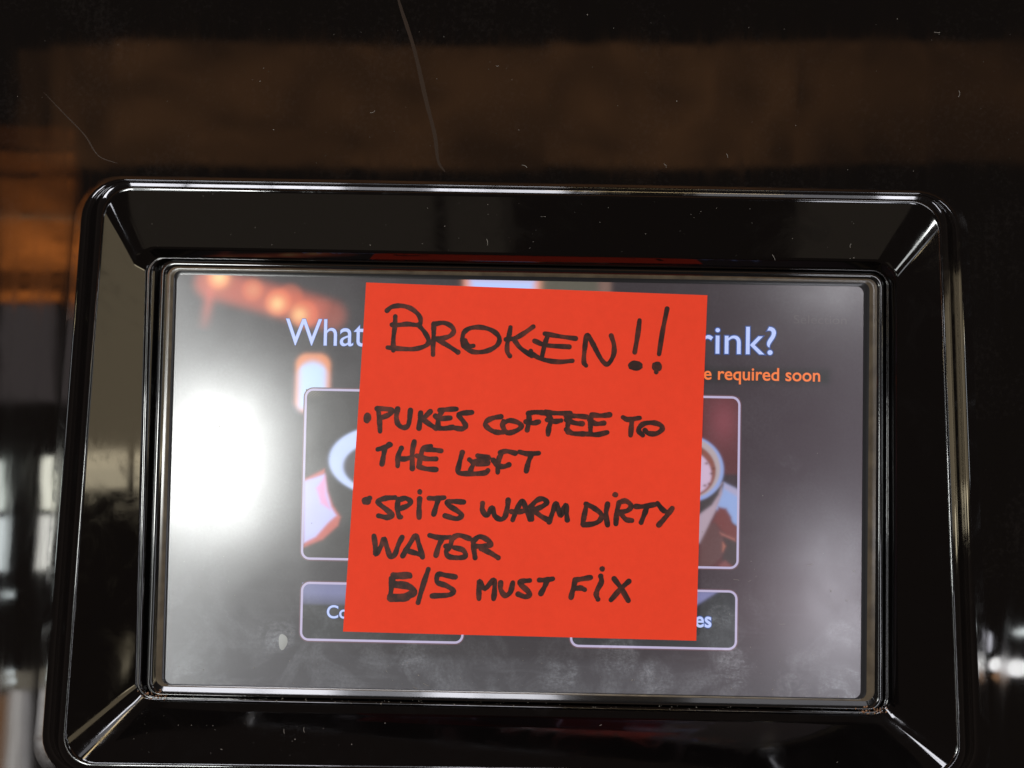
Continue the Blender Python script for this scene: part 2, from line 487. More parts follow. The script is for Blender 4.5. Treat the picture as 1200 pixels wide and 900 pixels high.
def colour_grid(name, x0, x1, y0, y1, step, fn, mt, parent, z):
    nx, ny = int((x1 - x0) / step) + 1, int((y1 - y0) / step) + 1
    X, Y = np.meshgrid(np.linspace(x0, x1, nx), np.linspace(y0, y1, ny))
    co = np.stack([X / 1000, np.full_like(X, -z / 1000), Y / 1000], -1).reshape(-1, 3)
    i = np.arange(nx * ny).reshape(ny, nx)
    q = np.stack([i[:-1, :-1], i[:-1, 1:], i[1:, 1:], i[1:, :-1]], -1).reshape(-1, 4)
    me = bpy.data.meshes.new(name)
    me.vertices.add(len(co)); me.vertices.foreach_set('co', co.ravel())
    me.loops.add(q.size); me.loops.foreach_set('vertex_index', q.ravel())
    me.polygons.add(len(q)); me.polygons.foreach_set('loop_start', np.arange(0, q.size, 4))
    me.update(calc_edges=True)
    img = fn(X, Y)
    rgba = np.concatenate([np.clip(img, 0, None), np.ones((*img.shape[:2], 1))], -1)
    at = me.color_attributes.new('picture', 'FLOAT_COLOR', 'POINT')
    at.data.foreach_set('color', rgba.astype(np.float32).ravel())
    me.materials.append(mt)
    ob = bpy.data.objects.new(name, me)
    COL.objects.link(ob)
    ob.parent = parent
    return ob

def picture(x, y):
    img = np.zeros((*x.shape, 3)) + np.array((0.016, 0.011, 0.014))
    img = img + g2(x, y, 70, 0, 45, 60)[..., None] * np.array((0.016, 0.004, 0.010))
    img = img + g2(x, y, 62, -26, 22, 14)[..., None] * np.array((0.018, 0.005, 0.006))
    (sx0, sy1), (sx1, sy0) = (15.34, 26.23), (68.70, 23.05)
    img = img * (1 - 0.9 * soft(rbox(x, y, sx0, sx1, sy0, sy1, 0.8), 0.35))[..., None]
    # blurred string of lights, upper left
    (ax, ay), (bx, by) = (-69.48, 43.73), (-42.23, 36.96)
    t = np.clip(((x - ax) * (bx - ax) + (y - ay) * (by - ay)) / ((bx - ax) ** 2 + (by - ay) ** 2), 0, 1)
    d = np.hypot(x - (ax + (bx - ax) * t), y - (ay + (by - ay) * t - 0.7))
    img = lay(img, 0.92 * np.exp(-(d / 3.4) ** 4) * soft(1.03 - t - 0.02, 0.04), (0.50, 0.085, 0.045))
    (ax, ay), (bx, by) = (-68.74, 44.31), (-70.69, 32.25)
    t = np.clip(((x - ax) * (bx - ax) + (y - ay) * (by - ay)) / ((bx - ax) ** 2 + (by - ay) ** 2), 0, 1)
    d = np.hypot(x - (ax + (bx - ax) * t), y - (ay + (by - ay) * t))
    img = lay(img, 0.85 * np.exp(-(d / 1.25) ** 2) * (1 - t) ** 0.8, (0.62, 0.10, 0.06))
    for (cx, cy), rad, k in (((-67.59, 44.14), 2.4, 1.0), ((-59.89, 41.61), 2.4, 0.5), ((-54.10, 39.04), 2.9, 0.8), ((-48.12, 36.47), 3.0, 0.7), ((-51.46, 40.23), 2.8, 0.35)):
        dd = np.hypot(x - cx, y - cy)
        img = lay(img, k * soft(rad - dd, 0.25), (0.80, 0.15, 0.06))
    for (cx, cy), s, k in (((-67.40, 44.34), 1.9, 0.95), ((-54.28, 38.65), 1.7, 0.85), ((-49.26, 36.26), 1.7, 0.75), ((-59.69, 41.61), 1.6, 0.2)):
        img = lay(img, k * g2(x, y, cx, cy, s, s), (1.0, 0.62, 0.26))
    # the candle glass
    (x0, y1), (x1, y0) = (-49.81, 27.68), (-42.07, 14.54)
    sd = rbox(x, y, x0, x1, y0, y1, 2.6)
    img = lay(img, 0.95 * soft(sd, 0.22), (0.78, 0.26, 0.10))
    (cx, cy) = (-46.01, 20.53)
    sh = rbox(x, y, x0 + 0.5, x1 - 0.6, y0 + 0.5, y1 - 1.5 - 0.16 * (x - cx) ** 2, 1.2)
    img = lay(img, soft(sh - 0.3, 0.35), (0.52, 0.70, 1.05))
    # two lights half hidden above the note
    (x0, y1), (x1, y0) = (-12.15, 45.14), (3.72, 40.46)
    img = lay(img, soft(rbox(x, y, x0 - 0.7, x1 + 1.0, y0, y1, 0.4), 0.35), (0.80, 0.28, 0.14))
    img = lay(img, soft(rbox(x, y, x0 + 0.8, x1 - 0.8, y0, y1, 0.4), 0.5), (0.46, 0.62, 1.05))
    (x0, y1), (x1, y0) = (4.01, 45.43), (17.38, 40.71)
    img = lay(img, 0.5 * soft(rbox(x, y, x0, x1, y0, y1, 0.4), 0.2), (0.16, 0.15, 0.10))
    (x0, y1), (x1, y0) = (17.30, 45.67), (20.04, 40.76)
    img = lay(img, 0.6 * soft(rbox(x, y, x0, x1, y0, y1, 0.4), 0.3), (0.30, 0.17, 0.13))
    return img

screen = colour_grid('display_screen', -78.0, 77.6, -46.4, 45.6, 0.4, picture, M_display, machine, 0.0)

def outline(name, x0, x1, y0, y1, rad, w, z, parent):
    """a thin rounded frame line with a duller outer edge"""
    verts, faces, fm = [], [], []
    def loop(off):
        R = (x0 - off, x0 - off, x1 + off, x1 + off, y1 + off, y0 - off, y0 - off, z, z, rad + off)
        return [V(*p) for p in ring_pts(R, 7, 2)]
    for off in (0.0, -w, -w - 0.001, 0.22):
        pass
    A, B, C_ = loop(0.0), loop(-w), loop(0.26)
    n = len(A)
    verts = A + B + C_
    for j in range(n):
        k = (j + 1) % n
        faces.append((j, k, n + k, n + j)); fm.append(0)
        faces.append((2 * n + j, 2 * n + k, k, j)); fm.append(1)
    return link(name, verts, faces, [M_line, M_linered], parent, fm=fm)

def poly_in(x, y, pts):
    """soft inside test of a convex or concave polygon (even-odd)"""
    ins = np.zeros(x.shape, bool)
    n = len(pts)
    dist = np.full(x.shape, 1e9)
    for i in range(n):
        (ax, ay), (bx, by) = pts[i], pts[(i + 1) % n]
        c = ((ay > y) != (by > y)) & (x < (bx - ax) * (y - ay) / ((by - ay) + 1e-12) + ax)
        ins ^= c
        t = np.clip(((x - ax) * (bx - ax) + (y - ay) * (by - ay)) / ((bx - ax) ** 2 + (by - ay) ** 2 + 1e-9), 0, 1)
        dist = np.minimum(dist, np.hypot(x - ax - (bx - ax) * t, y - ay - (by - ay) * t))
    return soft(np.where(ins, dist, -dist), 0.16)

def ell(x, y, c, rx, ry, rot=0.0):
    dx, dy = x - c[0], y - c[1]
    cr, sr = math.cos(rot), math.sin(rot)
    u_, v_ = (dx * cr + dy * sr) / rx, (-dx * sr + dy * cr) / ry
    return soft((1 - np.hypot(u_, v_)) * min(rx, ry), 0.12)

def photo_left(x, y):
    img = np.zeros((*x.shape, 3)) + np.array((0.020, 0.016, 0.015))
    (cx, cy) = (-44.83, 19.04)
    img = img + (0.10 * g2(x, y, cx - 1.5, cy, 2.6, 1.0) * (0.5 + 0.5 * np.sin(x * 9) * np.sin(y * 11 + x)))[..., None] * np.array((1, 0.9, 0.6))
    img = lay(img, poly_in(x, y, [(-47.39, -0.31), (-42.90, 2.04), (-42.02, -2.66), (-40.81, -5.84), (-39.04, -8.44), (-39.57, -10.33), (-42.89, -13.41), (-47.01, -15.18)]), (0.52, 0.10, 0.075))
    img = lay(img, poly_in(x, y, [(-47.38, -0.69), (-42.87, 0.91), (-42.21, -2.85), (-41.18, -6.22), (-40.00, -8.08), (-41.85, -9.81), (-44.42, -12.87), (-47.03, -14.24)]), (0.52, 0.54, 0.95))
    img = lay(img, 0.85 * poly_in(x, y, [(-44.50, -2.14), (-42.67, 0.54), (-42.38, -3.61), (-41.35, -6.79), (-43.47, -5.51)]), (0.80, 0.30, 0.55))
    c = (-29.31, 4.19)
    img = lay(img, ell(x, y, c, 12.6, 7.8), (0.55, 0.66, 1.0))
    img = lay(img, ell(x, y, (-28.71, 2.88), 10.0, 5.7), (0.05, 0.04, 0.05))
    return img

def photo_right(x, y):
    img = np.zeros((*x.shape, 3)) + np.array((0.085, 0.012, 0.016))
    (cx, cy) = (45.39, 14.29)
    img = img + g2(x, y, cx, cy, 3.2, 5.0)[..., None] * np.array((0.10, 0.020, 0.030))
    img = lay(img, 0.8 * poly_in(x, y, [(44.03, 2.58), (49.30, 2.68), (49.35, -1.84), (44.07, -1.00)]), (0.012, 0.010, 0.018))
    img = lay(img, poly_in(x, y, [(45.74, 0.73), (49.35, -1.08), (49.44, -9.35), (47.54, -7.88), (43.74, -4.95)]), (0.26, 0.36, 0.66))
    img = lay(img, 0.7 * poly_in(x, y, [(45.56, 0.72), (49.34, -0.90), (49.36, -2.59), (45.76, -0.59)]), (0.42, 0.33, 0.45))
    # chocolate pieces
    img = lay(img, poly_in(x, y, [(44.49, -4.56), (46.19, -4.90), (47.34, -6.76), (47.55, -8.26), (49.44, -9.35), (49.47, -11.97), (46.45, -10.91), (43.40, -7.96)]), (0.15, 0.026, 0.024))
    img = lay(img, poly_in(x, y, [(40.13, -17.03), (40.78, -9.14), (43.78, -7.96), (45.70, -10.92), (45.75, -15.04), (43.89, -16.95), (41.28, -18.50), (39.03, -18.55)]), (0.10, 0.036, 0.036))
    img = lay(img, 0.9 * poly_in(x, y, [(45.31, -10.18), (49.47, -11.97), (49.55, -18.34), (45.39, -16.17), (46.10, -13.16)]), (0.035, 0.020, 0.020))
    img = lay(img, 0.85 * poly_in(x, y, [(44.94, -10.19), (48.15, -11.44), (48.34, -11.99), (45.32, -10.74)]), (0.40, 0.12, 0.10))
    img = lay(img, 0.85 * poly_in(x, y, [(45.53, -12.42), (46.10, -13.16), (45.55, -14.30)]), (0.45, 0.15, 0.10))
    img = lay(img, 0.8 * poly_in(x, y, [(44.84, -17.31), (46.14, -16.35), (47.66, -17.63), (46.54, -18.40), (44.66, -18.44)]), (0.22, 0.06, 0.06))
    # cup body, rim, coffee foam
    img = lay(img, poly_in(x, y, [(39.96, -3.90), (45.18, 0.72), (45.21, -1.54), (43.75, -5.70), (40.45, -12.52), (38.58, -13.31)]), (0.40, 0.30, 0.37))
    img = lay(img, poly_in(x, y, [(39.96, -3.52), (45.18, 0.34), (44.46, -1.93), (42.98, -4.22), (40.00, -6.53)]), (0.035, 0.024, 0.028))
    c = (37.98, 3.78)
    img = lay(img, ell(x, y, c, 7.6, 7.2, -0.35), (0.26, 0.34, 0.66))
    img = lay(img, ell(x, y, (37.79, 3.96), 7.0, 6.7, -0.35), (0.42, 0.34, 0.36))
    img = lay(img, ell(x, y, (37.61, 3.40), 6.2, 5.9, -0.35), (0.22, 0.06, 0.04))
    img = lay(img, ell(x, y, (37.05, 3.01), 5.9, 5.0, -0.35), (0.58, 0.42, 0.58))
    for q in ((41.73, 4.98), (42.89, 2.74), (42.36, 0.47), (41.42, 0.08), (43.26, 3.88)):
        img = lay(img, 0.8 * ell(x, y, q, 0.28, 0.22), (0.12, 0.03, 0.02))
    return img

def face_left(x, y):
    img = np.zeros((*x.shape, 3)) + np.array((0.010, 0.009, 0.009))
    (cx, cy) = (-38.39, -27.76)
    a = soft(y - cy, 0.10) * np.clip(0.35 + (y - cy) / 4.0, 0, 1)
    return lay(img, 0.75 * a, (0.20, 0.21, 0.42))

def face_right(x, y):
    img = np.zeros((*x.shape, 3)) + np.array((0.008, 0.008, 0.010))
    return lay(img, 0.75 * poly_in(x, y, [(18.03, -23.08), (44.72, -23.11), (39.69, -26.39), (18.11, -27.94)]), (0.24, 0.24, 0.50))

# four on-screen buttons, partly covered by the note
(aL, aT), (aR, aB) = (-47.61, 19.93), (-10.88, -17.94)
(bL, bT), (bR, bB) = (12.42, 19.92), (49.07, -18.16)
(cL, cT), (cR, cB) = (-47.38, -22.79), (-11.27, -35.72)
(dL, dT), (dR, dB) = (12.19, -22.82), (48.91, -35.90)
colour_grid('button_photo', aL + .2, aR - .2, aB + .2, aT - .2, 0.16, photo_left, M_photo, screen, 0.03)['label'] = 'on-screen photo of a white cup rim on a dark table'
colour_grid('button_photo', bL + .2, bR - .2, bB + .2, bT - .2, 0.16, photo_right, M_photo, screen, 0.03)['label'] = 'on-screen photo of frothy coffee beside chocolate pieces'
colour_grid('button_face', cL + .2, cR - .2, cB + .2, cT - .2, 0.25, face_left, M_btn, screen, 0.03)
colour_grid('button_face', dL + .2, dR - .2, dB + .2, dT - .2, 0.25, face_right, M_btn, screen, 0.03)
for q in ((aL, aR, aB, aT), (bL, bR, bB, bT), (cL, cR, cB, cT), (dL, dR, dB, dT)):
    outline('button_frame', *q, 1.9, 0.50, 0.05, screen)

def text(name, body, x, y, cap, mts, parent, z=0.07, ref='W', bold=0.0, right=None, widen=1.0, glow=None):
    """lettering with its baseline start at x, y (mm) and cap height cap (mm)"""
    def raw(off, s):
        cu = bpy.data.curves.new(name, 'FONT')
        cu.body = s
        cu.size = 1.0
        cu.offset = off
        cu.resolution_u = 6
        ob = bpy.data.objects.new(name, cu)
        COL.objects.link(ob)
        dg = bpy.context.evaluated_depsgraph_get()
        me = ob.evaluated_get(dg).to_mesh()
        co = [tuple(v.co) for v in me.vertices]
        fs = [tuple(p.vertices) for p in me.polygons]
        ob.evaluated_get(dg).to_mesh_clear()
        bpy.data.objects.remove(ob)
        bpy.data.curves.remove(cu)
        return co, fs
    ry = [c[1] for c in raw(0, ref)[0]]
    sc = cap / (max(ry) - min(ry))
    co, fs = raw(bold, body)
    xs = [c[0] for c in co]
    sx = sc * widen
    if right is not None:
        sx = (right - x) / (max(xs) - min(xs))
    x00 = min(xs)
    verts, faces, fm = [], [], []
    tilt = 0.0
    if glow:
        gco, gfs = raw(bold + glow, body)
        verts += [V(x + (c[0] - x00) * sx, y + c[1] * sc, z - 0.015) for c in gco]
        faces += gfs
        fm += [1] * len(gfs)
    b0 = len(verts)
    verts += [V(x + (c[0] - x00) * sx, y + c[1] * sc, z) for c in co]
    faces += [tuple(i + b0 for i in f_) for f_ in fs]
    fm += [0] * len(fs)
    # font faces may look away from the viewer: turn them
    ff = []
    for f_ in faces:
        a, b_, c = (verts[f_[0]], verts[f_[1]], verts[f_[2]])
        ff.append(f_ if (b_ - a).cross(c - a).y < 0 else tuple(reversed(f_)))
    return link(name, verts, ff, mts, parent, fm=fm)

(tx, ty) = (-52.23, 29.54); (rx_, _) = (-34.44, 29.49); (_, ct) = (-52.48, 35.44)
text('heading_text', 'What', tx, ty, ct - ty, [M_text, M_textglow], screen, right=rx_, bold=0.0, glow=0.012)
(tx, ty) = (39.72, 29.33); (rx_, _) = (56.74, 29.36); (_, ct) = (39.64, 35.41)
text('heading_text', 'rink?', tx, ty, ct - ty, [M_text, M_textglow], screen, ref='k', right=rx_, bold=0.0, glow=0.024)
(tx, ty) = (40.84, 23.57); (rx_, _) = (66.62, 23.58); (_, ct) = (40.90, 26.32)
text('status_text', 'e required soon', tx, ty, ct - ty, [M_orange], screen, ref='d', right=rx_, bold=0.014)
(tx, ty) = (-41.53, -30.63); (_, ct) = (-41.60, -27.83); (rx_, _) = (-36.81, -30.54)
text('button_text', 'Co', tx, ty, ct - ty, [M_text, M_textglow], screen, ref='C', right=rx_, bold=0.012, glow=0.02)
(tx, ty) = (39.66, -30.96); (_, ct) = (39.53, -28.72); (rx_, _) = (43.22, -30.89)
text('button_text', 'es', tx, ty, ct - ty, [M_text, M_textglow], screen, ref='e', right=rx_, bold=0.02, glow=0.035)
(tx, ty) = (60.64, 36.36); (_, ct) = (60.62, 38.26); (rx_, _) = (72.37, 36.58)
text('ghost_text', 'Selection', tx, ty, ct - ty, [M_ghost], screen, ref='S', right=rx_)

# ---------------------------------------------------------------- dirt and streaks on the machine
rng = random.Random(7)
def specks(name, n, where, size, mt, seed):
    rg = random.Random(seed)
    verts, faces = [], []
    for _ in range(n):
        x, y, z = where(rg)
        s = size * rg.choice((0.5, 0.6, 0.7, 1.0, 1.0, 1.5))
        b0 = len(verts)
        an = rg.uniform(0, 6)
        e = rg.choice((1, 1, 1.4, 2.2))
        for q in range(5):
            th = an + q * 2 * math.pi / 5
            px, py = s * e * math.cos(th - an), s * math.sin(th - an)
            verts.append(V(x + px * math.cos(an) - py * math.sin(an), y + px * math.sin(an) + py * math.cos(an), z))
        verts.append(V(x, y, z + s * 0.7))
        for q in range(5):
            faces.append((b0 + q, b0 + (q + 1) % 5, b0 + 5))
    return link(name, verts, faces, mt, machine, kind='stuff')

def on_bottom(rg):
    t = rg.random() ** 0.8
    y = -50.7 - t * 5.6
    return rg.uniform(-82, 82), y, 2.8 + t * 8.2 + 0.1
def on_top_slope(rg):
    t = rg.uniform(0.02, 0.95)
    return rg.uniform(-84, 82), 50.2 + t * 11.4, 3.05 + t * 5.3
def on_panel(rg):
    return rg.uniform(-116, 116), rg.uniform(69, 105), 1.02
def on_screen(rg):
    return rg.uniform(-75, 75), -46 + 60 * rg.random() ** 2.2, 0.06
def on_corner(rg):
    return (rg.choice((-1, -1, 1, 1, 1)) * rg.gauss(78.5, 1.9), -47.9 + rg.gauss(0.1, 0.45), rg.uniform(0.9, 1.7))
def on_ledge(rg):
    return rg.uniform(-80, 80), -48.4 + rg.uniform(-0.5, 0.5), 0.8

specks('dust', 100, on_bottom, 0.07, M_dust, 1)
specks('dust', 70, on_top_slope, 0.06, M_dust, 2)
specks('dust', 80, on_panel, 0.055, M_dust, 3)
specks('dust', 210, on_screen, 0.07, M_dust, 4)
specks('crumbs', 130, on_corner, 0.13, M_crumb, 5)
specks('dust', 110, on_ledge, 0.08, M_dust, 6)

def thin_streak(name, pts, w, z, mt, taper=True):
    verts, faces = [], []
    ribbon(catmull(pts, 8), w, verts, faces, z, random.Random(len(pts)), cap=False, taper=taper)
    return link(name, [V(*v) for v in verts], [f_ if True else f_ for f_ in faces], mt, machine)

thin_streak('panel_streak', [(-29.82, 111.52), (-28.16, 105.71), (-24.87, 96.07), (-21.94, 84.51), (-19.86, 76.84), (-18.98, 71.08), (-17.40, 68.60)], 0.9, 1.02, M_streak)  # thin tapering streaks lying on the panel, duller than its gloss
thin_streak('panel_streak', [(-107.56, 85.01), (-102.78, 80.25), (-98.02, 75.50), (-94.80, 70.93), (-90.53, 69.27)], 0.28, 1.02, M_streak)
# lint fibres
rg = random.Random(12)
verts, faces = [], []
for place, n in ((on_panel, 7), (on_top_slope, 5), (on_bottom, 6), (on_screen, 12)):
    for _ in range(n):
        x, y, z = place(rg)
        a, l, c = rg.uniform(0, 6.28), rg.uniform(0.5, 1.6), rg.uniform(-0.5, 0.5)
        p = [np.array((x, y))]
        for q in range(3):
            a += c
            p.append(p[-1] + np.array((math.cos(a), math.sin(a))) * l / 3)
        ribbon(catmull(p, 6), 0.07, verts, faces, z + 0.03, rg, cap=False)
link('lint', [V(*v) for v in verts], faces, M_dust, machine, kind='stuff')
# dried spot on the glass
vs, fs = [], []
for q in range(14):
    th = 2 * math.pi * q / 14
    (cx, cy) = (-51.10, -36.06)
    k = 1 + 0.10 * math.sin(3 * th + 1)
    vs.append(V(cx + 1.0 * k * math.cos(th), cy + 1.75 * k * math.sin(th), 0.05))
vs.append(V(cx, cy, 0.14))
link('dried_spot', vs, [(q, (q + 1) % 14, 14) for q in range(14)], M_drop, machine, smooth=True)

# ---------------------------------------------------------------- the red note
TL, TR, BR, BL = [np.array(k) for k in [(-34.541, 43.743), (41.393, 42.255), (39.128, -32.96), (-37.091, -32.491)]]
LIFT, Z0 = 3.6, 0.25
def note_at(s, t, dz=0.0):
    p = (TL * (1 - s) + TR * s) * (1 - t) + (BL * (1 - s) + BR * s) * t
    return V(p[0], p[1], Z0 + LIFT * max(t, 0.0) ** 1.7 + 0.10 * math.sin(s * 5.0 + 0.6) * t + dz)

N = 36
verts, faces = [], []
for side in (0, 1):
    for j in range(N + 1):
        for i in range(N + 1):
            verts.append(note_at(i / N, j / N, 0.0 if side == 0 else -0.11))
off = (N + 1) ** 2
for j in range(N):
    for i in range(N):
        a = j * (N + 1) + i
        faces.append((a, a + N + 1, a + N + 2, a + 1))
        faces.append((off + a, off + a + 1, off + a + N + 2, off + a + N + 1))
edge = [i for i in range(N + 1)] + [j * (N + 1) + N for j in range(1, N + 1)] + [N * (N + 1) + i for i in range(N - 1, -1, -1)] + [j * (N + 1) for j in range(N - 1, 0, -1)]
for k in range(len(edge)):
    a, b_ = edge[k], edge[(k + 1) % len(edge)]
    n0 = len(verts)
    verts += [verts[a], verts[b_], verts[off + b_], verts[off + a]]
    faces.append((n0, n0 + 1, n0 + 2, n0 + 3))
note = link('sticky_note', verts, faces, M_paper)
note.data.polygons.foreach_set('use_smooth', [len(f_) == 4 and k < 2 * N * N for k, f_ in enumerate(faces)])
note['label'] = 'square red paper note with dark handwriting stuck over the middle of the lit screen'
note['category'] = 'sticky note'

